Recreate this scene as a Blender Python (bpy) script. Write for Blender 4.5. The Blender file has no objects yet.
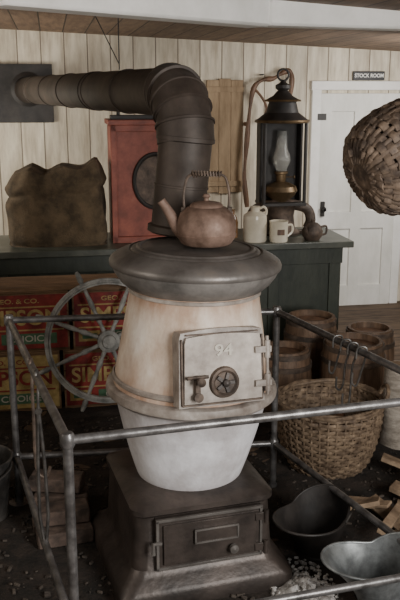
import bpy, math, random
from mathutils import Vector, Matrix, noise, Euler
random.seed(7)
D=bpy.data
rad=math.radians

# ---------------------------------------------------------------- materials
def M(name,c1,c2,c3=None,scale=8,rough=.6,metal=0,bump=.25,bscale=45,st=(1,1,1),p=(.38,.62)):
    m=D.materials.new(name); m.use_nodes=True; nt=m.node_tree; N=nt.nodes; L=nt.links
    b=N['Principled BSDF']
    tc=N.new('ShaderNodeTexCoord'); mp=N.new('ShaderNodeMapping'); mp.inputs['Scale'].default_value=st
    L.new(tc.outputs['Object'],mp.inputs['Vector'])
    n=N.new('ShaderNodeTexNoise'); n.inputs['Scale'].default_value=scale; n.inputs['Detail'].default_value=8; n.inputs['Roughness'].default_value=.65
    L.new(mp.outputs[0],n.inputs['Vector'])
    r=N.new('ShaderNodeValToRGB'); e=r.color_ramp.elements
    e[0].position=p[0]; e[0].color=(*c1,1); e[1].position=p[1]; e[1].color=(*c2,1)
    if c3:
        x=e.new(min(.98,p[1]+.12)); x.color=(*c3,1)
    L.new(n.outputs['Fac'],r.inputs['Fac']); L.new(r.outputs[0],b.inputs['Base Color'])
    b.inputs['Roughness'].default_value=rough; b.inputs['Metallic'].default_value=metal
    n2=N.new('ShaderNodeTexNoise'); n2.inputs['Scale'].default_value=bscale; n2.inputs['Detail'].default_value=5
    L.new(mp.outputs[0],n2.inputs['Vector'])
    bp=N.new('ShaderNodeBump'); bp.inputs['Strength'].default_value=bump; bp.inputs['Distance'].default_value=.01
    L.new(n2.outputs['Fac'],bp.inputs['Height']); L.new(bp.outputs[0],b.inputs['Normal'])
    return m

def zstain(m,stops,col,scale=9,nm=.35):
    """rust / soot that builds up at given heights of the part: stops = [(z,amount)...]"""
    nt=m.node_tree;N=nt.nodes;L=nt.links;b=N['Principled BSDF']
    src=b.inputs['Base Color'].links[0].from_socket
    tc=N.new('ShaderNodeTexCoord'); sx=N.new('ShaderNodeSeparateXYZ'); L.new(tc.outputs['Object'],sx.inputs[0])
    mp=N.new('ShaderNodeMapping'); mp.inputs['Scale'].default_value=(1,1,.45); L.new(tc.outputs['Object'],mp.inputs['Vector'])
    n=N.new('ShaderNodeTexNoise'); n.inputs['Scale'].default_value=scale; n.inputs['Detail'].default_value=7; n.inputs['Roughness'].default_value=.7
    L.new(mp.outputs[0],n.inputs['Vector'])
    z0,z1=stops[0][0],stops[-1][0]
    mr=N.new('ShaderNodeMapRange'); mr.inputs['From Min'].default_value=z0; mr.inputs['From Max'].default_value=z1
    L.new(sx.outputs[2],mr.inputs['Value'])
    r=N.new('ShaderNodeValToRGB'); e=r.color_ramp.elements
    e[0].position=0; e[0].color=(stops[0][1],)*3+(1,); e[1].position=1; e[1].color=(stops[-1][1],)*3+(1,)
    for z,a in stops[1:-1]:
        k=e.new((z-z0)/(z1-z0)); k.color=(a,a,a,1)
    L.new(mr.outputs[0],r.inputs[0])
    a1=N.new('ShaderNodeMath'); a1.operation='SUBTRACT'; L.new(n.outputs['Fac'],a1.inputs[0]); a1.inputs[1].default_value=.5
    a2=N.new('ShaderNodeMath'); a2.operation='MULTIPLY_ADD'; L.new(a1.outputs[0],a2.inputs[0]); a2.inputs[1].default_value=nm*5; a2.use_clamp=True
    L.new(r.outputs[0],a2.inputs[2])
    mx=N.new('ShaderNodeMix'); mx.data_type='RGBA'; L.new(a2.outputs[0],mx.inputs[0]); L.new(src,mx.inputs[6]); mx.inputs[7].default_value=(*col,1)
    L.new(mx.outputs[2],b.inputs['Base Color'])

def planks(name,axis,width,c1,c2,gap,rough=.7,st=(1,1,1),scale=6,var=.35):
    m=D.materials.new(name); m.use_nodes=True; nt=m.node_tree; N=nt.nodes; L=nt.links
    b=N['Principled BSDF']; b.inputs['Roughness'].default_value=rough
    tc=N.new('ShaderNodeTexCoord'); sx=N.new('ShaderNodeSeparateXYZ'); L.new(tc.outputs['Object'],sx.inputs[0])
    def mt(op,a,bv=None):
        k=N.new('ShaderNodeMath'); k.operation=op
        if isinstance(a,(int,float)): k.inputs[0].default_value=a
        else: L.new(a,k.inputs[0])
        if bv is not None:
            if isinstance(bv,(int,float)): k.inputs[1].default_value=bv
            else: L.new(bv,k.inputs[1])
        return k.outputs[0]
    s=mt('DIVIDE',sx.outputs[axis],width)
    fl=mt('FLOOR',s); fr=mt('FRACT',s)
    wn=N.new('ShaderNodeTexWhiteNoise'); wn.noise_dimensions='1D'; L.new(fl,wn.inputs['W'])
    d=mt('ABSOLUTE',mt('SUBTRACT',fr,.5))
    g=mt('GREATER_THAN',d,.475)
    mp=N.new('ShaderNodeMapping'); mp.inputs['Scale'].default_value=st; L.new(tc.outputs['Object'],mp.inputs['Vector'])
    off=N.new('ShaderNodeVectorMath'); off.operation='ADD'; L.new(mp.outputs[0],off.inputs[0]); L.new(wn.outputs['Color'],off.inputs[1])
    n=N.new('ShaderNodeTexNoise'); n.inputs['Scale'].default_value=scale; n.inputs['Detail'].default_value=9; n.inputs['Roughness'].default_value=.65
    L.new(off.outputs[0],n.inputs['Vector'])
    r=N.new('ShaderNodeValToRGB'); e=r.color_ramp.elements; e[0].position=.32; e[0].color=(*c2,1); e[1].position=.62; e[1].color=(*c1,1)
    L.new(n.outputs['Fac'],r.inputs['Fac'])
    v=mt('ADD',mt('MULTIPLY',wn.outputs['Value'],var),1-var)
    mx=N.new('ShaderNodeMix'); mx.data_type='RGBA'; mx.blend_type='MULTIPLY'; mx.inputs[0].default_value=1
    L.new(r.outputs[0],mx.inputs[6]); L.new(v,mx.inputs[7])
    m2=N.new('ShaderNodeMix'); m2.data_type='RGBA'; L.new(g,m2.inputs[0]); L.new(mx.outputs[2],m2.inputs[6]); m2.inputs[7].default_value=(*gap,1)
    L.new(m2.outputs[2],b.inputs['Base Color'])
    bp=N.new('ShaderNodeBump'); bp.inputs['Strength'].default_value=.5; bp.inputs['Distance'].default_value=.01
    L.new(mt('SUBTRACT',mt('MULTIPLY',n.outputs['Fac'],.5),g),bp.inputs['Height']); L.new(bp.outputs[0],b.inputs['Normal'])
    return m

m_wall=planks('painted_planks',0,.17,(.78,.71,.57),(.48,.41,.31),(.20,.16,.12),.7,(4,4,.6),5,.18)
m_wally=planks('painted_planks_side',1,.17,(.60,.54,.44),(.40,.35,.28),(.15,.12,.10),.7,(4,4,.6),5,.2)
m_ceil=planks('ceiling_planks',0,.16,(.30,.20,.13),(.16,.10,.065),(.04,.028,.02),.7,(4,.5,4),6,.35)
m_floor=planks('floor_planks',1,.2,(.20,.135,.088),(.075,.050,.034),(.012,.01,.008),.8,(1,4,4),5,.4)
m_dirt=M('dirt_ash_floor',(.010,.008,.006),(.038,.027,.020),(.11,.09,.075),scale=9,rough=.95,bump=.8,bscale=60,p=(.38,.66))
m_trim=M('white_trim',(.78,.77,.73),(.90,.89,.86),scale=5,rough=.6,bump=.1)
m_door=M('door_paint',(.66,.65,.60),(.82,.81,.77),scale=4,rough=.5,bump=.1,st=(1,1,.4))
m_iron=M('cast_iron',(.030,.027,.026),(.085,.072,.065),(.12,.09,.07),scale=7,rough=.5,metal=.35,bump=.15,bscale=60)
m_base=M('base_iron',(.030,.024,.021),(.080,.063,.054),(.13,.10,.085),scale=5,rough=.42,metal=.35,bump=.15)
m_lid=M('lid_iron',(.080,.071,.064),(.16,.146,.135),(.21,.18,.155),scale=6,rough=.42,metal=.3,bump=.1)
m_bowl=M('lid_bowl_grey',(.10,.094,.088),(.24,.225,.21),(.30,.28,.262),scale=6,rough=.45,metal=.25,bump=.1)
m_pipe=M('pipe_iron',(.028,.021,.017),(.066,.050,.040),(.12,.088,.066),scale=5,rough=.6,metal=.25,bump=.12,bscale=25)
m_cone=M('stove_cone_scorched_enamel',(.42,.295,.21),(.70,.60,.50),(.82,.76,.68),scale=6.5,rough=.55,bump=.14,st=(1,1,.55),p=(.34,.54))
zstain(m_cone,[(.72,.65),(.80,.25),(.93,.05),(.99,.16),(1.10,.9)],(.33,.175,.10),8,.34)
m_fdoor=M('feed_door_enamel',(.22,.18,.15),(.46,.41,.36),(.62,.57,.52),scale=9,rough=.5,bump=.14,p=(.34,.60))
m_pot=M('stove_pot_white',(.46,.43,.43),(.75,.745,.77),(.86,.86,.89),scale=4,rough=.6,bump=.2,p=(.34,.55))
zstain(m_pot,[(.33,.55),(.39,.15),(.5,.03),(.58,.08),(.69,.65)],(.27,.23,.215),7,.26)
m_edge=M('grimy_enamel',(.13,.10,.082),(.34,.30,.265),(.50,.46,.42),scale=12,rough=.45,bump=.15,p=(.3,.6))
m_rust=M('rust_dark',(.05,.037,.029),(.14,.10,.075),(.22,.16,.115),scale=14,rough=.6,metal=.3,bump=.3)
m_kettle=M('kettle_rusty',(.10,.060,.042),(.23,.150,.115),(.33,.235,.19),scale=13,rough=.65,metal=.2,bump=.25)
m_rail=M('steel_rail',(.08,.075,.073),(.20,.193,.19),(.30,.29,.28),scale=18,rough=.34,metal=.55,bump=.08)
m_galv=M('galvanized',(.14,.148,.15),(.29,.305,.305),scale=14,rough=.42,metal=.6,bump=.08)
m_tool=M('tool_iron',(.05,.048,.046),(.14,.13,.12),scale=14,rough=.4,metal=.6,bump=.1)
m_black=M('black_paint',(.012,.010,.009),(.032,.027,.024),scale=9,rough=.55,bump=.1)
m_green=M('green_counter',(.016,.022,.016),(.040,.047,.034),(.06,.063,.048),scale=5,rough=.5,bump=.15,st=(1,1,.4))
m_ctop=M('counter_top',(.035,.040,.031),(.080,.085,.066),scale=6,rough=.4,bump=.1)
m_burlap=M('burlap',(.052,.036,.020),(.135,.094,.053),scale=9,rough=.95,bump=.7,bscale=160)
m_red=M('red_paint',(.18,.040,.024),(.33,.085,.052),(.38,.15,.10),scale=7,rough=.55,bump=.1)
m_lred=M('label_red',(.13,.014,.013),(.30,.036,.028),scale=11,rough=.6,bump=.05)
m_lyel=M('label_yellow',(.24,.165,.055),(.50,.37,.15),scale=11,rough=.6,bump=.05)
m_lgrn=M('label_green',(.035,.08,.045),(.08,.17,.09),scale=9,rough=.6,bump=.05)
m_wood=M('crate_wood',(.14,.08,.04),(.26,.155,.085),scale=6,rough=.7,bump=.3,st=(1,5,5))
m_bwood=M('barrel_wood',(.075,.044,.026),(.17,.103,.063),(.24,.16,.105),scale=7,rough=.6,bump=.3,st=(4,4,.6))
m_tan=M('tan_panel',(.26,.18,.105),(.40,.29,.18),scale=5,rough=.8,bump=.2,st=(3,3,.6))
m_brown=M('brown_wood',(.075,.038,.020),(.16,.085,.048),scale=9,rough=.5,bump=.2,st=(3,3,.7))
m_wick=M('wicker',(.085,.055,.034),(.23,.163,.105),(.40,.30,.21),scale=26,rough=.7,bump=.3)
m_wick2=M('splint_bark',(.055,.038,.028),(.18,.128,.09),(.32,.24,.18),scale=24,rough=.7,bump=.3)
m_wheel=M('grey_wheel',(.16,.16,.15),(.38,.375,.35),scale=14,rough=.6,bump=.2)
m_cream=M('stoneware_cream',(.60,.54,.42),(.74,.68,.56),scale=6,rough=.25,bump=.03)
m_bglz=M('stoneware_brown',(.14,.07,.03),(.24,.13,.06),scale=6,rough=.2,bump=.03)
m_brass=M('aged_brass',(.09,.06,.032),(.20,.135,.070),scale=9,rough=.45,metal=.6,bump=.08)
m_sign=M('sign_black',(.015,.015,.016),(.03,.03,.031),scale=5,rough=.5,bump=0)
m_white=M('sign_white',(.85,.84,.8),(.9,.89,.86),scale=5,rough=.5,bump=0)
m_lwhite=M('label_cream',(.42,.39,.33),(.55,.51,.43),scale=5,rough=.5,bump=0)
m_brick=M('sooty_brick',(.05,.037,.030),(.13,.09,.07),scale=14,rough=.9,bump=.5)
m_ash=M('ash',(.20,.185,.17),(.54,.52,.50),scale=30,rough=.95,bump=.6)
m_chip=M('wood_scrap',(.13,.085,.052),(.34,.24,.155),scale=9,rough=.8,bump=.3)
m_litt=M('cinders',(.020,.016,.013),(.10,.08,.064),scale=5,rough=.9,bump=.3)
m_bark=M('birch_bark',(.20,.17,.135),(.42,.37,.31),scale=9,rough=.85,bump=.5,st=(1,1,3))
m_dark=M('dark_inside',(.012,.010,.008),(.03,.024,.02),scale=9,rough=.9,bump=.1)
m_glass=D.materials.new('chimney_glass'); m_glass.use_nodes=True
_b=m_glass.node_tree.nodes['Principled BSDF']; _b.inputs['Transmission Weight'].default_value=.82; _b.inputs['Roughness'].default_value=.15; _b.inputs['IOR'].default_value=1.4; _b.inputs['Base Color'].default_value=(.90,.90,.86,1)

# ---------------------------------------------------------------- mesh helpers
def group(name,loc=(0,0,0),rz=0):
    e=D.objects.new(name,None); e.empty_display_size=.1; e.location=loc; e.rotation_euler=(0,0,rz)
    bpy.context.scene.collection.objects.link(e); return e

class B:
    def __init__(s,name,mat,parent=None,ang=38):
        s.n=name;s.m=mat;s.p=parent;s.v=[];s.f=[];s.ang=ang
    def add(s,v,f,mx=None):
        o=len(s.v)
        s.v+= [ (mx@Vector(a)) if mx else Vector(a) for a in v]
        s.f+=[tuple(i+o for i in q) for q in f]; return s
    def box(s,c,d,mx=None,rot=None):
        x,y,z=[k/2 for k in d]
        T=Matrix.Translation(c)
        if rot: T=T@Euler(rot).to_matrix().to_4x4()
        if mx: T=mx@T
        b=min(min(x,y,z)*.18,.012)
        vs=[];fs=[]
        vid={}
        for sx in(-1,1):
            for sy in(-1,1):
                for sz in(-1,1):
                    for a in range(3):
                        q=[sx*(x-b),sy*(y-b),sz*(z-b)]
                        q[a]=(sx*x,sy*y,sz*z)[a]
                        vid[(sx,sy,sz,a)]=len(vs); vs.append(q)
        for sx in(-1,1):
            for sy in(-1,1):
                for sz in(-1,1):
                    fs.append([vid[(sx,sy,sz,a)] for a in range(3)])
        for a in range(3):
            o=[i for i in range(3) if i!=a]
            for sg in(-1,1):
                q=[]
                for (p1,p2) in((-1,-1),(1,-1),(1,1),(-1,1)):
                    k=[0,0,0];k[a]=sg;k[o[0]]=p1;k[o[1]]=p2; q.append(vid[(*k,a)])
                fs.append(q)
            for p1 in(-1,1):
                for p2 in(-1,1):
                    k0=[0,0,0];k1=[0,0,0]
                    k0[a]=-1;k1[a]=1
                    for k in(k0,k1): k[o[0]]=p1;k[o[1]]=p2
                    fs.append([vid[(*k0,o[0])],vid[(*k0,o[1])],vid[(*k1,o[1])],vid[(*k1,o[0])]])
        return s.add(vs,fs,T)
    def lathe(s,prof,n=48,mx=None,cap0=False,cap1=False,wob=None):
        vs=[];fs=[]
        for (r,z) in prof:
            for i in range(n):
                a=2*math.pi*i/n
                rr=r*(wob(a,z) if wob else 1)
                vs.append((rr*math.cos(a),rr*math.sin(a),z))
        for k in range(len(prof)-1):
            for i in range(n):
                j=(i+1)%n
                fs.append((k*n+i,k*n+j,(k+1)*n+j,(k+1)*n+i))
        if cap0: fs.append(tuple(reversed(range(n))))
        if cap1: fs.append(tuple((len(prof)-1)*n+i for i in range(n)))
        return s.add(vs,fs,mx)
    def tube(s,pts,r,n=12,closed=False,mx=None):
        P=[Vector(p) for p in pts]; m=len(P)
        R=r if isinstance(r,(list,tuple)) else [r]*m
        T=[]
        for i in range(m):
            if closed: t=P[(i+1)%m]-P[i-1]
            elif i==0: t=P[1]-P[0]
            elif i==m-1: t=P[-1]-P[-2]
            else: t=(P[i+1]-P[i]).normalized()+(P[i]-P[i-1]).normalized()
            T.append(t.normalized())
        u=T[0].orthogonal().normalized(); vs=[];fs=[]
        for i in range(m):
            u=(u-T[i]*u.dot(T[i])).normalized(); w=T[i].cross(u)
            for j in range(n):
                a=2*math.pi*j/n
                vs.append(P[i]+(u*math.cos(a)+w*math.sin(a))*R[i])
        for i in range(m if closed else m-1):
            i2=(i+1)%m
            for j in range(n):
                j2=(j+1)%n
                fs.append((i*n+j,i*n+j2,i2*n+j2,i2*n+j))
        if not closed:
            fs.append(tuple(reversed(range(n)))); fs.append(tuple((m-1)*n+j for j in range(n)))
        return s.add(vs,fs,mx)
    def loft(s,secs,n=10,mx=None,cap=True):
        vs=[];fs=[];cnt=4*n
        for (hx,hy,z,cr) in secs:
            for q,(sx,sy) in enumerate(((1,1),(-1,1),(-1,-1),(1,-1))):
                for i in range(n):
                    a=q*math.pi/2+ (math.pi/2)*i/(n-1)
                    vs.append((sx*(hx-cr)+cr*math.cos(a),sy*(hy-cr)+cr*math.sin(a),z))
        for k in range(len(secs)-1):
            for i in range(cnt):
                j=(i+1)%cnt
                fs.append((k*cnt+i,k*cnt+j,(k+1)*cnt+j,(k+1)*cnt+i))
        if cap:
            fs.append(tuple(reversed(range(cnt)))); fs.append(tuple((len(secs)-1)*cnt+i for i in range(cnt)))
        return s.add(vs,fs,mx)
    def done(s,mw=None,solid=0,sub=0):
        me=D.meshes.new(s.n); me.from_pydata([tuple(v) for v in s.v],[],s.f); me.validate(); me.update()
        import bmesh
        bm=bmesh.new(); bm.from_mesh(me); bmesh.ops.recalc_face_normals(bm,faces=bm.faces); bm.to_mesh(me); bm.free()
        me.shade_smooth(); me.set_sharp_from_angle(angle=rad(s.ang))
        me.materials.append(s.m)
        o=D.objects.new(s.n,me); bpy.context.scene.collection.objects.link(o)
        if s.p: o.parent=s.p
        if mw: 
            if s.p: o.matrix_local=mw
            else: o.matrix_world=mw
        if solid:
            q=o.modifiers.new('s','SOLIDIFY'); q.thickness=solid; q.offset=-1
        return o

def text(name,txt,size,mat,parent,mx,ext=.002,sx=1,bold=.012):
    c=D.curves.new(name+'_c','FONT'); c.body=txt; c.size=size; c.extrude=ext; c.align_x='CENTER'; c.align_y='CENTER'; c.offset=size*bold
    t=D.objects.new(name+'_t',c); bpy.context.scene.collection.objects.link(t)
    dg=bpy.context.evaluated_depsgraph_get(); me=D.meshes.new_from_object(t.evaluated_get(dg))
    D.objects.remove(t); me.materials.clear(); me.materials.append(mat)
    o=D.objects.new(name,me); bpy.context.scene.collection.objects.link(o); o.parent=parent
    o.matrix_local=mx@Matrix.Rotation(rad(90),4,'X')@Matrix.Diagonal((sx,1,1,1))
    return o
Tr=Matrix.Translation
def Rz(a): return Matrix.Rotation(a,4,'Z')
def Rx(a): return Matrix.Rotation(a,4,'X')
def Ry(a): return Matrix.Rotation(a,4,'Y')
def smooth(p,k=4):
    P=[Vector(a) for a in p];out=[]
    for i in range(len(P)-1):
        p0=P[max(i-1,0)];p1=P[i];p2=P[i+1];p3=P[min(i+2,len(P)-1)]
        for j in range(k):
            t=j/k
            out.append(.5*((2*p1)+(p2-p0)*t+(2*p0-5*p1+4*p2-p3)*t*t+(3*p1-p0-3*p2+p3)*t**3))
    out.append(P[-1]);return out

# ---------------------------------------------------------------- room (rotated 10 deg)
RA=rad(10); RO=Vector((0,6.6,0)); RM=Tr(RO)@Rz(RA)
def W(x,y,z): return tuple(RM@Vector((x,y,z)))
SL=-.043   # old ceiling slopes down to the right
B('wall_back',m_wall).box((0,.06,1.15),(5.6,.12,2.3)).done(RM)
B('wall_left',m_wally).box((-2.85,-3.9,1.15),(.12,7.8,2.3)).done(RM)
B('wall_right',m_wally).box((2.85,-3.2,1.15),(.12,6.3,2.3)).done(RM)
B('floor',m_floor).box((0,-3.9,-.05),(5.9,8.2,.1)).done(RM)
B('ceiling',m_ceil).box((0,-2.4,2.15),(5.9,5.0,.06)).done(RM@Ry(-SL))
# dirt and cinder bed around the stove: low irregular mound sheet
dt=B('dirt_floor_patch',m_dirt,None,80)
nx,ny=90,90;vs=[];fs=[]
for i in range(nx):
    for j in range(ny):
        x=-1.75+3.6*i/(nx-1); y=1.75+2.95*j/(ny-1)
        ed=min(1,min(i,nx-1-i,j,ny-1-j)/6)
        z=-.004+ed*(.010+.012*noise.noise((x*5,y*5,1))+.006*noise.noise((x*17,y*17,4)))
        vs.append((x+.05*noise.noise((y*3,x,7)),y+.08*noise.noise((x*3,y,2)),max(z,-.004)))
for i in range(nx-1):
    for j in range(ny-1): fs.append((i*ny+j,(i+1)*ny+j,(i+1)*ny+j+1,i*ny+j+1))
dt.add(vs,fs).done()
def beam(name,a,b,z0,z1,w):
    a=Vector((*a,0));b=Vector((*b,0)); d=b-a; ang=math.atan2(d.y,d.x)
    B(name,m_trim).box(((d.length)/2,w/2,(z0+z1)/2),(d.length,w,z1-z0)).done(Tr(a)@Rz(ang))
beam('trim_beam_a',(-.63,2.84),(.31,3.80),2.02,2.16,.14)
beam('trim_beam_b',(.30,3.78),(1.6,4.25),2.025,2.17,.14)
B('baseboard_back',m_trim).box((-.98,-.012,.07),(3.7,.022,.14)).done(RM)

# door in back wall
dg_=group('door_1',W(1.29,0,0),RA)
fr=B('frame',m_trim,dg_)
for sx in(-1,1): fr.box((sx*.365,-.02,.89),(.075,.04,1.78))
fr.box((0,-.02,1.79),(.82,.045,.07)); fr.done()
dr=B('leaf',m_door,dg_).box((0,-.006,.87),(.65,.012,1.72))
for x in(-.285,0,.285): dr.box((x,-.022,.87),(.09,.024,1.72))
for z in(.08,.72,1.66): dr.box((0,-.0215,z),(.65,.023,.14 if z!=.08 else .18))
dr.done()
hw=B('hardware',m_black,dg_)
hw.box((-.29,-.045,.82),(.03,.03,.12)); hw.lathe([(.0,0),(.02,.005),(.024,.02),(.012,.035),(.012,.06)],16,Tr((-.29,-.05,.82))@Rx(rad(90)))
for z in(1.55,.25): hw.box((-.32,-.04,z),(.07,.015,.05))
hw.done()
sg=group('door_sign',W(1.35,-.02,1.865),RA)
B('board',m_sign,sg).box((0,0,0),(.26,.02,.068)).done()
text('lettering','STOCK ROOM',.040,m_white,sg,Tr((0,-.012,0)),.002,.92,.02)
B('wooden_post',m_brown).box((1.93,-.45,.4),(.12,.12,.8)).box((1.93,-.45,.815),(.15,.15,.03)).box((1.93,-.45,.05),(.15,.15,.1)).done(RM)

# wall panel & crook
tp=group('wall_tan_board',W(.19,-.018,1.4),RA)
b=B('boards',m_tan,tp)
for i in range(3): b.box((-.095+i*.095,0,0),(.094,.03,.86+.02*(i%2)))
b.done(); B('batten',m_tan,tp).box((0,-.02,.36),(.29,.015,.04)).box((0,-.02,-.36),(.29,.015,.04)).done()
cg=group('bent_wood_crook',W(0,-.10,0),RA)
ck=B('wood',m_brown,cg)
pts=[(.36,0,.86),(.335,0,1.1),(.35,0,1.35),(.37,0,1.6),(.40,0,1.77),(.47,0,1.83),(.55,0,1.84),(.62,0,1.88),(.68,0,1.9),(.70,0,1.84),(.69,0,1.70)]
sp=smooth(pts)
ck.tube(sp,[.017+.005*math.sin(i*.9) for i in range(len(sp))],10)
ck.tube(smooth([(.40,0,1.77),(.46,-.02,1.70),(.50,-.01,1.62),(.48,0,1.52)]),.010,8)
ck.box((.355,.035,1.5),(.03,.07,.03)); ck.box((.68,.035,1.89),(.03,.07,.03)); ck.done()
B('nail_pegs',m_black,cg).tube([(.47,.09,1.87),(.47,-.01,1.87)],.006,8).done()

# ---------------------------------------------------------------- counter
CO=(0,5.05,0)
ct=group('shop_counter',CO,RA)
CT=.83
B('top',m_ctop,ct).box((-.47,.27,CT-.02),(2.9,.62,.04)).done()
c=B('cabinet',m_green,ct).box((-.47,.29,(CT-.04)/2),(2.8,.5,CT-.04))
for x in(-1.8,-1.2,-.6,0,.48,.88): c.box((x,.034,.40),(.07,.02,.72))
c.box((-.47,.034,.73),(2.8,.024,.10)); c.box((-.47,.034,.07),(2.8,.026,.14)); 
c.done()
def C(x,y,z=0):
    v=Tr(CO)@Rz(RA)@Vector((x,y,CT+z)); return tuple(v)

# sack
def sack(name,loc,w,d,h,seed,rz=0):
    g=group(name,loc,rz)
    s=B('cloth',m_burlap,g,85)
    n=140;m=80;vs=[];fs=[]
    for k in range(m+1):
        t=k/m
        if t<.08: rr=(math.sin(t/.08*math.pi/2))**.6; z=.0
        elif t<.86:
            q=(t-.08)/.78; z=q*h*.95
            rr=1.0-.03*q-.06*math.exp(-(q/.05)**2)+.02*math.sin(q*5)
            rr+=.05*math.exp(-((q-.80)/.06)**2)-.045*math.exp(-((q-.68)/.035)**2)
            if q>.88: rr-=((q-.88)/.12)**2*.10
        else:
            q=(t-.86)/.14; z=h*(.95+.02*math.sin(q*math.pi/2)); rr=.88*(1-q*.999)
        for i in range(n):
            a=2*math.pi*i/n
            ca,sa=math.cos(a),math.sin(a); ex=.46
            x=w/2*rr*math.copysign(abs(ca)**ex,ca); y=d/2*rr*math.copysign(abs(sa)**ex,sa)
            zf=z/h
            cre=.026*math.sin(x*26+3*noise.noise((x*3,z*4,seed))+z*9)*zf + .045*noise.noise((x*6+seed,y*6,z*4))+.04*noise.noise((x*14+seed,y*14,z*9))
            f=1+cre
            xx=x/w
            zz=z - zf*.10*max(0,.15-abs(xx+.10))/.15*.5 + zf*.05*math.exp(-((xx-.40)/.10)**2) - zf*.05*math.exp(-((xx+.45)/.12)**2) + zf*.03*noise.noise((x*6+seed,y*5,3.3))
            vs.append((x*f,y*f,max(0,zz)))
    for k in range(m):
        for i in range(n):
            j=(i+1)%n; fs.append((k*n+i,k*n+j,(k+1)*n+j,(k+1)*n+i))
    s.add(vs,fs); s.done()
sack('burlap_sack',C(-.855,.27),.60,.38,.50,2.0,rad(6))

# iron hand wheel at far left
hwg=group('iron_hand_wheel',C(-1.38,.30),RA)
h_=B('iron',m_black,hwg)
h_.lathe([(.08,0),(.08,.02),(.03,.05),(.025,.36)],24,cap0=True,cap1=True)
cw=Tr((.0,-.05,.36))@Rx(rad(90))
h_.tube([(.155*math.cos(a*math.pi/16),.155*math.sin(a*math.pi/16),0) for a in range(32)],.016,8,True,cw)
for k in range(3):
    a=k*math.pi/3+.5; h_.tube([(-.155*math.cos(a),-.155*math.sin(a),0),(.155*math.cos(a),.155*math.sin(a),0)],.012,8,False,cw)
h_.lathe([(.035,-.05),(.04,0),(.035,.03)],16,cw,True,True); h_.done()

# red cabinet
rc=group('red_dial_scale',C(-.31,.30),RA)
r=B('case',m_red,rc)
r.box((0,.02,.36),(.42,.30,.72)); 
for x in(-.195,.195): r.box((x,-.142,.36),(.035,.03,.72))
for z in(.02,.70): r.box((0,-.142,z),(.42,.03,.04))
r.box((0,.0,.735),(.45,.35,.03)); r.done()
cm=Tr((.06,-.132,.38))@Rx(rad(90))
B('dial_rim',m_black,rc).tube([(.165*math.cos(a*math.pi/24)*.8,.165*math.sin(a*math.pi/24),.01) for a in range(48)],.012,8,True,cm).done()
B('dial_face',m_rust,rc).lathe([(0.001,.012),(.15,.012),(.158,0)],48,cm@Matrix.Diagonal((.8,1,1,1))).done()
B('top_bracket',m_black,rc).box((-.05,0,.76),(.30,.12,.03)).tube([(-.15,0,.76),(-.15,0,.84),(.0,0,.86),(.08,0,.78)],.012,8).done()

# lantern / oil lamp
lp=group('oil_lamp_lantern',C(.595,.33),RA)
k=B('housing',m_black,lp)
k.box((0,.10,.47),(.28,.015,.52)); 
for x in(-.135,.135):
    k.tube([(x,-.09,.20),(x,-.09,.73)],.012,8); k.box((x,.05,.47),(.014,.10,.52))
k.lathe([(.165,.72),(.172,.735),(.105,.785),(.088,.85),(.115,.86),(.062,.89),(.035,.92)],32,cap0=True,cap1=True)
k.lathe([(.03,.92),(.048,.935),(.048,.955),(.02,.97),(.012,.985)],20,cap1=True)
k.tube([(.036*math.cos(a*math.pi/10),0,1.018+.036*math.sin(a*math.pi/10)) for a in range(20)],.007,8,True)
k.box((0,0,.205),(.29,.22,.02)); k.done()
k=B('arched_stand',m_rust,lp)
k.tube(smooth([(-.185,-.02,.034),(-.205,-.02,.09),(-.18,-.02,.16),(-.10,-.02,.19),(0,-.02,.195),(.10,-.02,.19),(.18,-.02,.16),(.205,-.02,.09),(.185,-.02,.034)]),.034,12)
k.lathe([(.13,0),(.135,.015),(.10,.04),(.09,.12),(.10,.18),(.11,.20)],32,cap0=True)
k.box((0,-.02,.013),(.40,.06,.024))
k.done()
q=B('brass_font',m_brass,lp)
q.lathe([(.05,.21),(.055,.225),(.09,.25),(.11,.285),(.10,.315),(.06,.335),(.03,.345),(.034,.36),(.034,.39),(.045,.395),(.045,.41),(.03,.415)],32,cap0=True)
q.lathe([(.174,.722),(.178,.73),(.174,.74)],32); q.lathe([(.117,.854),(.120,.86),(.113,.866)],32)
q.tube([(.03,-.02,.375),(.075,-.03,.375)],.004,6); q.lathe([(.012,0),(.012,.006)],12,Tr((.078,-.03,.375))@Ry(rad(90)),True,True); q.done()
B('glass_chimney',m_glass,lp).lathe([(.036,.41),(.040,.43),(.060,.475),(.058,.51),(.038,.56),(.032,.67)],32).done(solid=.003)

def lath(name,loc,prof,mat,n=32,extra=None):
    g=group(name,loc,RA); b=B('body',mat,g).lathe(prof,n,cap0=True); b.done()
    if extra: extra(g)
    return g
def jx(g):
    B('shoulder',m_cream,g).lathe([(.074,.145),(.072,.165),(.045,.185),(.028,.19),(.028,.215),(.033,.22),(.020,.222),(.001,.222)],32).done()
    B('ear',m_cream,g).tube(smooth([(.03,0,.205),(.055,0,.215),(.072,0,.195),(.07,0,.165)]),.008,8).done()
lath('stoneware_jug',C(.365,.08),[(.070,0),(.074,.01),(.074,.145)],m_cream,32,jx)
lath('brown_bottle',C(.255,.24),[(.035,0),(.036,.10),(.028,.13),(.014,.15),(.014,.175),(.018,.18),(.001,.181)],m_bglz)
def mx_(g):
    B('handle',m_cream,g).tube(smooth([(.055,0,.10),(.085,0,.10),(.088,0,.06),(.056,0,.03)]),.008,8).done()
    B('badge',m_brown,g).box((0,-.0565,.065),(.045,.006,.035)).done()
lath('stoneware_mug',C(.51,.045),[(.055,0),(.058,.01),(.058,.12),(.060,.13),(.053,.13),(.050,.02),(.001,.02)],m_cream,32,mx_)
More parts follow.
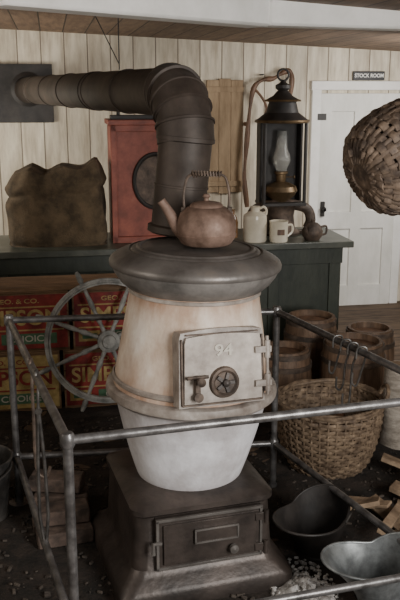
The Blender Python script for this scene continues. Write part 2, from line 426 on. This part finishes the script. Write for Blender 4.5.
def tx(g):
    B('spout',m_rust,g).tube([(-.04,-.02,.04),(-.06,-.05,.07),(-.065,-.06,.095)],[.016,.012,.009],8).done()
    B('handle',m_rust,g).tube(smooth([(.05,0,.08),(.09,0,.085),(.09,0,.04),(.055,0,.03)]),.007,8).done()
    B('knob',m_rust,g).lathe([(.05,.095),(.03,.11),(.01,.115),(.014,.13),(.001,.135)],20).done()
lath('small_teapot',C(.735,.06),[(.045,0),(.065,.03),(.066,.06),(.05,.095),(.045,.097)],m_rust,32,tx)

# ---------------------------------------------------------------- crates with labels
def crate(x,z,red=True):
    g=group('wooden_crate',tuple(Tr((0,4.71,0))@Rz(RA)@Vector((x,0,z))),RA)
    w,d,h=.56,.28,.345
    b=B('boards',m_wood,g)
    b.box((0,0,.01),(w,d,.02))
    for y in(-1,1): 
        for kk in range(3): b.box((0,y*(d/2-.008),.06+kk*.112),(w,.016,.108))
    for xx in(-1,1): b.box((xx*(w/2-.008),0,h/2),(.016,d-.03,h))
    b.box((0,0,h-.008),(w,d,.016))
    b.done()
    mg,mi=(m_lred,m_lyel) if red else (m_lyel,m_lred)
    B('label_ground',mg,g).box((0,-d/2-.002,h/2),(w-.02,.004,h-.04)).done()
    l=B('label_band',mi,g)
    l.box((0,-d/2-.005,h*.5+.085),(w-.06,.003,.008)); l.box((0,-d/2-.005,h*.5-.045),(w-.06,.003,.008))
    l.box((-.19,-d/2-.005,h*.5-.095),(.12,.003,.06)); l.done()
    B('label_block',m_lgrn,g).box((.06,-d/2-.005,h*.5-.095),(.30,.003,.06)).box((-.19,-d/2-.007,h*.5-.095),(.08,.002,.03)).done()
    text('label_letters',"SIMPSON",.120,mi,g,Tr((0,-d/2-.006,h*.5+.022)),.001,.98,.02)
    text('label_small',"CHOICE",.05,m_lwhite,g,Tr((.06,-d/2-.008,h*.5-.095)),.001,1.2)
    text('label_top',"GEO. & CO.",.036,mi,g,Tr((0,-d/2-.006,h*.5+.118)),.001,1.3)
for (x,z,rd) in [(-1.10,0,False),(-.52,0,True),(-1.04,.347,True),(-.46,.347,True),(.06,0,False)]: crate(x,z,rd)
B('crate_lid_board',m_wood).box((-.78,0,0),(1.25,.30,.02)).done(Tr((0,4.71,.703))@Rz(RA))

# ---------------------------------------------------------------- wheel
wg=group('spoked_ship_wheel',(-.50,4.36,.425),rad(12))
wm=Rx(rad(-7))@Rx(rad(90))
w_=B('rim_spokes',m_wheel,wg)
def ring(R,r,z,n=64): return [(R*math.cos(2*math.pi*a/n),R*math.sin(2*math.pi*a/n),z) for a in range(n)]
w_.lathe([(.312,-.016),(.345,-.016),(.345,.016),(.312,.016),(.312,-.016)],64,wm)
w_.tube(ring(.328,.008,.018),.006,6,True,wm)
for k in range(8):
    a=k*math.pi/4+.39
    prof=[(.05,.014),(.10,.010),(.14,.017),(.17,.010),(.22,.015),(.29,.010),(.345,.010),(.36,.016),(.40,.013),(.415,.008)]
    w_.tube([(p*math.cos(a),p*math.sin(a),0) for p,_ in prof],[q for _,q in prof],10,False,wm)
w_.lathe([(.001,-.04),(.055,-.04),(.06,-.02),(.06,.03),(.04,.035),(.035,.05),(.001,.05)],32,wm)
w_.done()

# ---------------------------------------------------------------- kegs
def keg(loc,r,h,nm='wooden_keg'):
    g=group(nm,loc,random.random())
    b=B('staves',m_bwood,g,20)
    pf=[]
    for k in range(9):
        t=k/8; pf.append((r*(.86+.14*math.sin(math.pi*t)),h*t))
    b.lathe(pf,22,cap0=True)
    b.lathe([(pf[-1][0],h),(pf[-1][0]-.018,h),(pf[-1][0]-.02,h-.04)],22)
    b.done()
    B('head',m_brown,g).lathe([(.001,h-.035),(pf[-1][0]-.019,h-.035)],22).done()
    hp=B('hoops',m_rust,g)
    for t in(.06,.25,.75,.93):
        rr=r*(.86+.14*math.sin(math.pi*t))+.002
        hp.lathe([(rr-.004,h*t-.014),(rr+.003,h*t-.014),(rr+.003,h*t+.014),(rr-.004,h*t+.014)],44)
    hp.done()
keg((.47,4.42,0),.155,.37)
keg((.86,4.46,0),.185,.40)
keg((.67,4.84,0),.165,.44)
keg((1.03,4.86,0),.155,.36)

# ---------------------------------------------------------------- wicker baskets
def basket(g,prof,nr,ns,mat,hw,th,amp,sd=1.1,waver=0):
    L=[0]
    for i in range(1,len(prof)): L.append(L[-1]+math.hypot(prof[i][0]-prof[i-1][0],prof[i][1]-prof[i-1][1]))
    def at(t):
        s=t*L[-1]
        for i in range(1,len(L)):
            if s<=L[i]+1e-9:
                q=(s-L[i-1])/(L[i]-L[i-1]); a=prof[i-1];b=prof[i]
                d=Vector((b[0]-a[0],b[1]-a[1])).normalized()
                return a[0]+(b[0]-a[0])*q,a[1]+(b[1]-a[1])*q,d
    b=B('weave',mat,g,60); n=ns*3
    for k in range(nr):
        t=(k+.5)/nr; r0,z0,d=at(t); nrm=Vector((d.y,-d.x))
        vs=[];fs=[]
        jz=random.uniform(-.002,.002)
        for i in range(n):
            a=2*math.pi*i/n; o=amp*math.cos(a*ns/2+k*math.pi)
            wv=waver*noise.noise((math.cos(a)*3,math.sin(a)*3,k*.9))
            for (ct_,cn) in((-hw,-th*.5),(-hw*.9,th*.6),(0,th),(hw*.9,th*.6),(hw,-th*.5)):
                rr=r0+nrm.x*(cn+o+wv)+d.x*ct_; zz=z0+nrm.y*(cn+o+wv)+d.y*(ct_+wv)+jz
                vs.append((rr*math.cos(a),rr*math.sin(a),zz))
        for i in range(n):
            j=(i+1)%n
            for c in range(5): fs.append((i*5+c,j*5+c,j*5+(c+1)%5,i*5+(c+1)%5))
        b.add(vs,fs)
    b.done()
    s=B('stakes',mat,g,60)
    for q in range(ns):
        a=2*math.pi*q/ns
        pts=[]
        for k in range(17):
            r0,z0,d=at(k/16); pts.append((r0*math.cos(a),r0*math.sin(a),z0))
        s.tube(pts,th*sd,6)
    s.done()
bk=group('wicker_basket',(.61,3.70,0),0)
pf=[(.17,.012),(.20,.06),(.225,.14),(.24,.22),(.248,.30),(.245,.33)]
basket(bk,pf,19,40,m_wick,.0082,.005,.0055)
B('bottom',m_wick2,bk).lathe([(.001,.012),(.175,.012)],32).done()
rb=B('rim',m_wick,bk)
for kk in range(2): rb.tube([((.248+.008*math.sin(a*6+kk*math.pi))*math.cos(a*math.pi/48),(.248+.008*math.sin(a*6+kk*math.pi))*math.sin(a*math.pi/48),.340+.006*math.cos(a*6+kk*math.pi)) for a in range(96)],.010,8,True)
for sx in(-1,1): rb.tube(smooth([(sx*.245,-.07,.33),(sx*.265,-.05,.385),(sx*.27,0,.405),(sx*.265,.05,.385),(sx*.245,.07,.33)]),.010,8)
rb.done()
ins=B('kindling_inside',m_brown,bk)
for i in range(9):
    ins.box((random.uniform(-.1,.1),random.uniform(-.1,.1),random.uniform(.08,.20)),(.22,.04,.03),rot=(random.uniform(-.3,.3),random.uniform(-.5,.5),random.uniform(0,3)))
ins.done()

hb=group('hanging_splint_basket',(.735,3.02,1.525))
hb.rotation_euler=(rad(-14),rad(68),rad(10))
pf2=[(.05,.195),(.11,.185),(.155,.15),(.178,.10),(.188,.03),(.186,-.06),(.178,-.14),(.17,-.20)]
pf2=[(r,-z) for r,z in pf2]
basket(hb,pf2,16,36,m_wick2,.014,.0045,.005,1.7,.014)
B('rim',m_wick2,hb).tube([(.172*math.cos(a*math.pi/24),.172*math.sin(a*math.pi/24),.205) for a in range(48)],.010,8,True).done()
B('inner_shade_shell',m_dark,hb).lathe([(max(.001,r-.012),z*.94) for r,z in [(.001,-.195)]+pf2],26).done()  # near-black shell behind the weave, shade of the inside put into colour
B('end_cap',m_wick2,hb).lathe([(.001,-.200),(.03,-.199),(.055,-.194)],24).done()
B('basket_hanging_wire',m_black).tube([(.75,3.02,1.69),(.75,3.02,2.09)],.003,6).done()

# ---------------------------------------------------------------- railing
H=.83
FL=(-.36,2.10);BL=(-.79,3.32);BR=(.33,3.46);FR=(.79,2.44)
rg=group('pipe_railing')
rr=B('pipes',m_rail,rg)
for (x,y) in(FL,BL,BR,FR):
    rr.tube([(x,y,0),(x,y,H)],.0145,14)
    rr.lathe([(.045,0),(.045,.008),(.02,.012),(.02,.035)],20,Tr((x,y,0)),cap0=True)
    for z in(H,.22): rr.lathe([(.0,-.024),(.016,-.022),(.021,-.012),(.021,.012),(.016,.022),(0,.024)],16,Tr((x,y,z)))
for a,b2 in((FL,BL),(BL,BR),(BR,FR),(FR,FL)):
    for z in(H,.22):
        rr.tube([(*a,z),(*b2,z)],.0135,14)
rr.done()

def on(a,b,t): return (a[0]+(b[0]-a[0])*t,a[1]+(b[1]-a[1])*t)
x,y=on(FL,BL,.42)
ft=group('fire_tongs',(x,y,H))
f=B('iron',m_tool,ft)
f.tube(smooth([(.0,-.018,-.02),(0,-.012,.018),(0,.010,.020),(0,.02,-.02),(.0,.004,-.07),(0,0,-.12)]),.005,8)
f.tube([(.0,0,-.10),(-.010,0,-.3),(-.014,0,-.50),(-.003,0,-.60)],.006,8)
f.tube([(.0,0,-.10),(.012,0,-.3),(.016,0,-.50),(.006,0,-.60)],.006,8)
f.lathe([(.012,-.006),(.012,.006)],12,Tr((0,0,-.12))@Rx(rad(90)),True,True); f.done()
x,y=on(FL,BL,.52)
ft=group('fire_poker',(x,y,H))
B('iron',m_rust,ft).tube(smooth([(.0,-.02,-.015),(0,-.012,.018),(0,.010,.020),(0,.02,-.02),(.0,.0,-.07),(0,0,-.2),(0,0,-.38),(.03,0,-.42),(.05,0,-.38)]),.006,8).done()
for i,t in enumerate((.42,.47,.51,.56)):
    x,y=on(BR,FR,t)
    g=group('iron_s_hook',(x,y,H)); L_=.10+.05*(i%3)
    g.rotation_euler=(0,0,random.uniform(-.3,.3))
    B('iron',m_tool,g).tube(smooth([(-.02,-.005,-.025),(-.017,0,.010),(0,0,.020),(.018,0,.010),(.010,0,-.04),(0,0,-.08),(-.004,0,-L_),(-.015,0,-L_-.03),(-.03,0,-L_-.02),(-.03,0,-L_+.02)]),.004,8).done()

# ---------------------------------------------------------------- stove
SX,SY=-.055,2.90
st=group('potbelly_stove',(SX,SY,0))
BA=rad(17); FA=rad(21); LEAN=Ry(rad(1.9))
bm_=Rz(BA)
b=B('base',m_base,st,30)
b.loft([(.30,.30,0,.03),(.322,.322,.0,.04),(.322,.322,.055,.04),(.312,.312,.075,.05),(.278,.278,.10,.05),(.262,.262,.125,.05),(.250,.250,.32,.05),(.262,.262,.332,.05),(.262,.262,.350,.05),(.240,.240,.364,.06),(.20,.20,.370,.10),(.10,.10,.372,.08)])
b.done(bm_)
a=B('ash_door',m_base,st)
fy=-.262; zc=.225
a.box((.01,fy-.002,zc),(.39,.024,.19)); a.box((.01,fy-.016,zc),(.34,.014,.150)); 
a.box((.03,fy-.026,zc+.022),(.16,.012,.052))
for z in(zc-.06,zc+.06): a.box((.20,fy-.018,z),(.05,.02,.03)); a.lathe([(.009,-.025),(.009,.025)],12,Tr((.215,fy-.03,z)),True,True)
a.done(bm_)
a=B('ash_door_trim',m_lid,st)
for s in(-1,1):
    a.box((.01+s*.19,fy-.014,zc),(.010,.012,.19)); a.box((.01,fy-.014,zc+s*.092),(.39,.012,.010))
    a.box((.03,fy-.033,zc+.022+s*.024),(.16,.006,.006)); a.box((.03+s*.078,fy-.033,zc+.022),(.006,.006,.05))
a.tube([(-.17,fy-.02,zc+.01),(-.20,fy-.035,zc+.02),(-.20,fy-.035,zc-.02)],.008,8)
a.lathe([(.010,0),(.016,.006),(.016,.02),(.0,.024)],14,Tr((.09,fy-.030,zc-.04))@Rx(rad(90)))
a.done(bm_)
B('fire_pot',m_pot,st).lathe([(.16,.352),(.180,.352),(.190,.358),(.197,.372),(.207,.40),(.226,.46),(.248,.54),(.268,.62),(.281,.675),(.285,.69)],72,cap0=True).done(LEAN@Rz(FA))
B('collar',m_edge,st).lathe([(.28,.672),(.298,.676),(.312,.688),(.314,.700),(.310,.716),(.300,.722),(.285,.722),(.282,.735)],72).done(LEAN)
def coner(z): return .285+(z-.73)/(1.09-.73)*(.226-.285)
B('cone',m_cone,st).lathe([(coner(z),z) for z in(.72,.78,.84,.9,.96,1.02,1.06)]+[(.233,1.065),(.236,1.085),(.233,1.10)],72).done(LEAN@Rz(FA))
B('cone_bands',m_edge,st).lathe([(.286,.735),(.291,.74),(.291,.752),(.284,.757)],72).lathe([(.228,1.055),(.238,1.06),(.238,1.07),(.230,1.075)],72).done(LEAN)
B('top_bowl',m_bowl,st).lathe([(.228,1.072),(.243,1.078),(.268,1.100),(.288,1.128),(.298,1.150),(.301,1.165)],80).done(LEAN)
B('top_lid',m_lid,st).lathe([(.301,1.150),(.305,1.155),(.306,1.166),(.300,1.177),(.287,1.187),(.266,1.198),(.248,1.206),(.238,1.209),(.234,1.205),(.230,1.205),(.226,1.210),(.216,1.214),(.10,1.226),(.001,1.232)],80).lathe([(.19,1.214),(.197,1.220),(.205,1.220),(.212,1.214)],80).done(LEAN)
dm=LEAN@Rz(FA)@Tr((0,-.262,.855))@Rx(rad(-8.4))
d=B('feed_door_frame',m_edge,st)
def doorplate(bb,w,h,y0,y1,arch):
    out=[(-w/2,-h/2),(w/2,-h/2),(w/2*.97,h/2-.02)]
    for i in range(9):
        t=i/8; out.append((w/2*.93*(1-2*t),h/2+arch*math.sin(math.pi*t)))
    out.append((-w/2*.97,h/2-.02))
    n=len(out); vs=[(x,y0,z) for x,z in out]+[(x,y1,z) for x,z in out]
    fs=[tuple(range(n)),tuple(range(n,2*n))]+[(i,(i+1)%n,(i+1)%n+n,i+n) for i in range(n)]
    bb.add(vs,fs)
doorplate(d,.310,.250,.10,-.018,.010); d.done(dm)
d=B('feed_door',m_fdoor,st); doorplate(d,.280,.220,0,-.032,.008); d.done(dm)
d=B('feed_door_edges',m_rust,st)
for s in(-1,1): d.box((s*.144,-.020,-.005),(.006,.012,.22))
d.box((0,-.020,-.116),(.29,.012,.006)); d.box((0,-.020,.118),(.26,.010,.005))
d.done(dm)
d=B('feed_door_hardware',m_edge,st)
for z in(-.06,.055):
    d.box((.142,-.036,z),(.06,.014,.022)); d.lathe([(.011,-.03),(.011,.03)],14,Tr((.158,-.036,z)),True,True)
d.tube([(.158,-.036,-.10),(.158,-.036,.10)],.006,10)
d.done(dm)
d=B('feed_door_latch',m_rust,st)
d.box((-.098,-.040,-.045),(.018,.018,.06)); d.tube([(-.098,-.05,-.03),(-.098,-.075,-.03)],.007,8); d.lathe([(.0,0),(.013,.004),(.015,.014),(.0,.022)],14,Tr((-.098,-.07,-.03))@Rx(rad(90)))
d.tube([(-.135,-.045,-.02),(-.06,-.045,-.02)],.006,8); d.lathe([(.016,0),(.016,.012)],16,Tr((-.098,-.045,-.085))@Rx(rad(90)),True,True)
d.done(dm)
dd=Tr((.0,-.032,-.045))@Rx(rad(90))
d=B('draft_dial',m_rust,st); d.lathe([(.001,.010),(.035,.010),(.042,.016),(.050,.014),(.054,.0)],32,dd); d.done(dm)
d=B('draft_dial_knob',m_iron,st)
for k_ in range(5):
    aa=k_*2*math.pi/5; d.box((.023*math.cos(aa),.023*math.sin(aa),.013),(.022,.012,.008),dd,rot=(0,0,aa))
d.lathe([(.012,.01),(.012,.028),(.006,.034),(.0,.035)],16,dd); d.done(dm)
text('number_94','94',.055,m_lwhite,st,dm@Tr((.0,-.033,.062)),.003,1.2)

# ---------------------------------------------------------------- stovepipe
sp_=group('stovepipe')
p=B('pipe',m_pipe,sp_,25)
dv=Vector((-1.17,3.13,0)).normalized()
x0=Vector((-.086,3.075,1.240)); x1=Vector((-.052,3.085,1.58))
R_=.098
arc=[]
bend=.165
for i in range(6):
    a_=i/5*math.pi/2; arc.append(x1+dv*(bend*(1-math.cos(a_)))+Vector((0,0,bend*math.sin(a_))))
end=Vector((-1.275,6.33,1.755))
RH=.092
p.tube([x0,x1],R_,40)
for i in range(5):
    A=arc[i];Bq=arc[i+1]; e=(Bq-A).normalized()*.014
    p.tube([A-e,Bq+e],R_*(1.03 if i%2 else 1.075),40)
p.tube([arc[-1],end],RH,40)
def band(c,dr,w=.012,k=1.05,R=R_): 
    dr=dr.normalized(); p.tube([c-dr*w,c-dr*w*.6,c+dr*w*.6,c+dr*w],[R*.98,R*k,R*k,R*.98],40)
for i in range(1,5): band(arc[i],arc[i+1]-arc[i-1],.007,1.13)
band(x0+Vector((0,0,.01)),x1-x0,.018,1.12); band(x0.lerp(x1,.5),x1-x0,.006,1.03); band(x1,x1-x0,.012,1.10)
hd=end-arc[-1]
band(arc[-1],hd,.012,1.10)
for t in(.17,.34,.36,.53,.70,.87): band(arc[-1]+hd*t,hd,.008,1.05,RH)
p.done()
wp=B('wall_thimble',m_black,sp_); wm_=Tr((-1.30,6.345,1.73))@Rz(RA)
wp.box((0,-.005,.0),(.42,.03,.42),wm_); wp.lathe([(.12,.01),(.125,.03),(.095,.045)],32,wm_@Tr((.03,0,.03))@Rx(rad(90))); wp.done()
wr=B('hanger_wire',m_black,sp_)
q1=arc[-1]+hd*.22
wr.tube([q1+Vector((0,0,.095)),q1+Vector((.0,0,.38))],.003,6); wr.tube([q1+Vector((0,0,.12)),q1+Vector((-.12,-.1,.38))],.0025,6); wr.done()

# ---------------------------------------------------------------- kettle
kt=group('tea_kettle',(.022,2.845,1.236),rad(0))
B('body',m_kettle,kt).lathe([(.001,0),(.080,0),(.088,.006),(.098,.022),(.104,.035),(.100,.040),(.103,.055),(.100,.082),(.090,.108),(.070,.126),(.058,.130),(.056,.136),(.047,.143),(.02,.148),(.008,.150),(.008,.158),(.014,.164),(.010,.172),(.001,.174)],48).done()
B('spout',m_kettle,kt).tube(smooth([(-.07,0,.035),(-.100,0,.060),(-.125,0,.105),(-.155,0,.150)]),[.032,.030,.028,.026,.024,.022,.020,.019,.018,.017,.016,.015,.016],16).done()
h=B('bail_handle',m_rust,kt)
h.tube(smooth([(-.075,0,.115),(-.078,0,.17),(-.066,0,.225),(-.045,0,.240)]),.0045,8)
h.tube(smooth([(.075,0,.115),(.078,0,.17),(.066,0,.225),(.045,0,.240)]),.0045,8)
h.tube([((-.050+.1*t/40),.010*math.cos(t*1.6),.240+.010*math.sin(t*1.6)) for t in range(41)],.0035,6)
h.tube([(-.05,0,.240),(.05,0,.240)],.005,8)
for s in(-1,1): h.box((s*.080,0,.115),(.014,.02,.026))
h.done()

# ---------------------------------------------------------------- buckets / scuttles
def bucket(name,loc,r0,r1,h,mat,rz=0,scoop=False,tilt=0):
    g=group(name,loc,rz)
    n=48;b=B('shell',mat,g,50); vs=[];fs=[];m=10
    def pt(k,i,off=0):
        t=k/m;a=2*math.pi*i/n
        rr=r0+(r1-r0)*t-off
        z=h*t
        if scoop:
            f=max(0,-math.sin(a))**2; rr+=f*.12*t*t; z+=f*.02*t+max(0,math.sin(a))*.06*t
        return (rr*math.cos(a),rr*math.sin(a),z)
    for k in range(m+1):
        for i in range(n): vs.append(pt(k,i))
    for k in range(m,-1,-1):
        for i in range(n):
            q=pt(k,i,.004); vs.append((q[0],q[1],max(q[2],.008)))
    rows=2*m+2
    for k in range(rows-1):
        for i in range(n):
            j=(i+1)%n; fs.append((k*n+i,k*n+j,(k+1)*n+j,(k+1)*n+i))
    fs.append(tuple(range(n))); fs.append(tuple((rows-1)*n+i for i in range(n)))
    b.add(vs,fs); b.tube([pt(m,i) for i in range(n)],.005,8,True); b.lathe([(r0+.004,.0),(r0+.007,.012),(r0+.003,.02)],n); b.done()
    zz=h*.93
    if scoop:
        pp=[(-r1,0,zz),(-r1,.06,zz+.03),(-r1*.7,.14,zz+.01),(0,.17,zz-.01),(r1*.7,.14,zz+.01),(r1,.06,zz+.03),(r1,0,zz)]
    else: pp=[(-r1,0,zz),(-r1*1.03,-.06,zz-.01),(-r1*.7,-.13,zz-.03),(0,-.155,zz-.04),(r1*.7,-.13,zz-.03),(r1*1.03,-.06,zz-.01),(r1,0,zz)]
    B('bail',m_tool,g).tube(smooth(pp),.004,8).done(); return g
bucket('galvanized_coal_scuttle',(.635,2.545,0),.080,.108,.20,m_galv,rad(-75),True)
bucket('black_coal_scuttle',(.46,2.93,0),.085,.115,.17,m_black,rad(-35),True)
bucket('galvanized_bucket',(-.92,3.20,0),.10,.135,.27,m_tool)

br=B('stacked_bricks',m_brick)
for (x,y,z,a) in[(-.58,3.12,.035,.2),(-.60,3.27,.035,.25),(-.58,3.18,.099,.1),(-.54,3.00,.035,.3),(-.60,3.2,.163,-.1),(-.56,3.05,.099,.25)]:
    br.box((x,y,z),(.22,.10,.06),rot=(0,0,a))
br.done()

lg=group('birch_log',(1.0,3.95,0)); 
B('bark',m_bark,lg,50).lathe([(.085,0),(.08,.1),(.083,.25),(.078,.42)],28,cap0=True,wob=lambda a,z:1+.06*math.sin(a*3+z*9)).done()
B('end_grain',m_chip,lg).lathe([(.001,.421),(.072,.421)],28).done()
sc=B('scrap_wood_pile',m_chip)
for i in range(75):
    X=random.uniform(.66,1.5);Y=random.uniform(2.85,4.0)
    if (X-.61)**2+(Y-3.70)**2<.38**2 or (X-1.0)**2+(Y-3.95)**2<.22**2: continue
    L_=random.uniform(.08,.30); sc.box((X,Y,random.uniform(.02,.10)),(L_,random.uniform(.03,.10),random.uniform(.01,.03)),rot=(random.uniform(-.3,.3),random.uniform(-.3,.3),random.uniform(0,3.1)))
sc.done()
db=B('floor_cinders',m_litt)
for i in range(1800):
    X=random.uniform(-1.2,1.4);Y=random.uniform(2.1,4.3)
    s=random.uniform(.003,.014); db.box((X,Y,.012),(s*1.7,s*.8,s*.7),rot=(random.uniform(-.4,.4),random.uniform(-.4,.4),random.uniform(0,3.1)))
db.done()
ah=B('ash_pile',m_ash)
n=30;vs=[];fs=[]
for i in range(n):
    for j in range(n):
        x=(i/(n-1)-.5)*2;y=(j/(n-1)-.5)*2; r2=min(1,x*x+y*y)
        vs.append((.37+x*.12,2.60+y*.16,(1-r2)**1.2*.045*(1+.8*noise.noise((x*4,y*4,0)))))
for i in range(n-1):
    for j in range(n-1): fs.append((i*n+j,(i+1)*n+j,(i+1)*n+j+1,i*n+j+1))
ah.add(vs,fs)
for i in range(380):
    a_=random.uniform(0,6.28);q=random.random()**.7*.24; s=random.uniform(.004,.012)
    ah.box((.37+q*math.cos(a_)*.5,2.62+q*math.sin(a_),.012+.04*max(0,1-q/.15)),(s*1.5,s,s),rot=(random.random(),random.random(),random.random()*3))
ah.done()

# ---------------------------------------------------------------- lights
def area(name,loc,target,size,power,col):
    l=D.lights.new(name,'AREA'); l.shape='RECTANGLE'; l.size=size[0]; l.size_y=size[1]; l.energy=power; l.color=col
    o=D.objects.new(name,l); bpy.context.scene.collection.objects.link(o); o.location=loc
    o.rotation_euler=(Vector(target)-Vector(loc)).to_track_quat('-Z','Y').to_euler(); return o
area('window_light_left',(-2.0,1.9,1.7),(0,3.0,1.0),(.8,.9),24,(1,.92,.82))
area('main_light_right',(1.6,.4,1.5),(.1,3.0,.9),(.8,1.2),96,(1,.975,.94))  # main light standing in for front-right daylight; no doorway behind it
area('door_wall_fill',(1.7,5.2,1.75),(1.1,6.8,1.0),(.6,.6),24,(1,.97,.93))  # added fill that brightens the door wall; no lamp hangs here
area('back_wall_fill_left',(-2.0,5.0,1.35),(-.9,6.5,1.4),(.6,.6),20,(1,.94,.84))  # added fill to lift the left part of the back wall, no real source
w=D.worlds.new('daylight'); bpy.context.scene.world=w; w.use_nodes=True
w.node_tree.nodes['Background'].inputs[0].default_value=(1,.97,.93,1); w.node_tree.nodes['Background'].inputs[1].default_value=.42

# ---------------------------------------------------------------- camera
cam=D.cameras.new('camera'); co=D.objects.new('camera',cam); bpy.context.scene.collection.objects.link(co)
co.location=(0,0,1.75); co.rotation_euler=(rad(90-14.1),0,0)
cam.sensor_fit='VERTICAL'; cam.sensor_height=36; cam.lens=36*833/600; cam.clip_start=.05
bpy.context.scene.camera=co
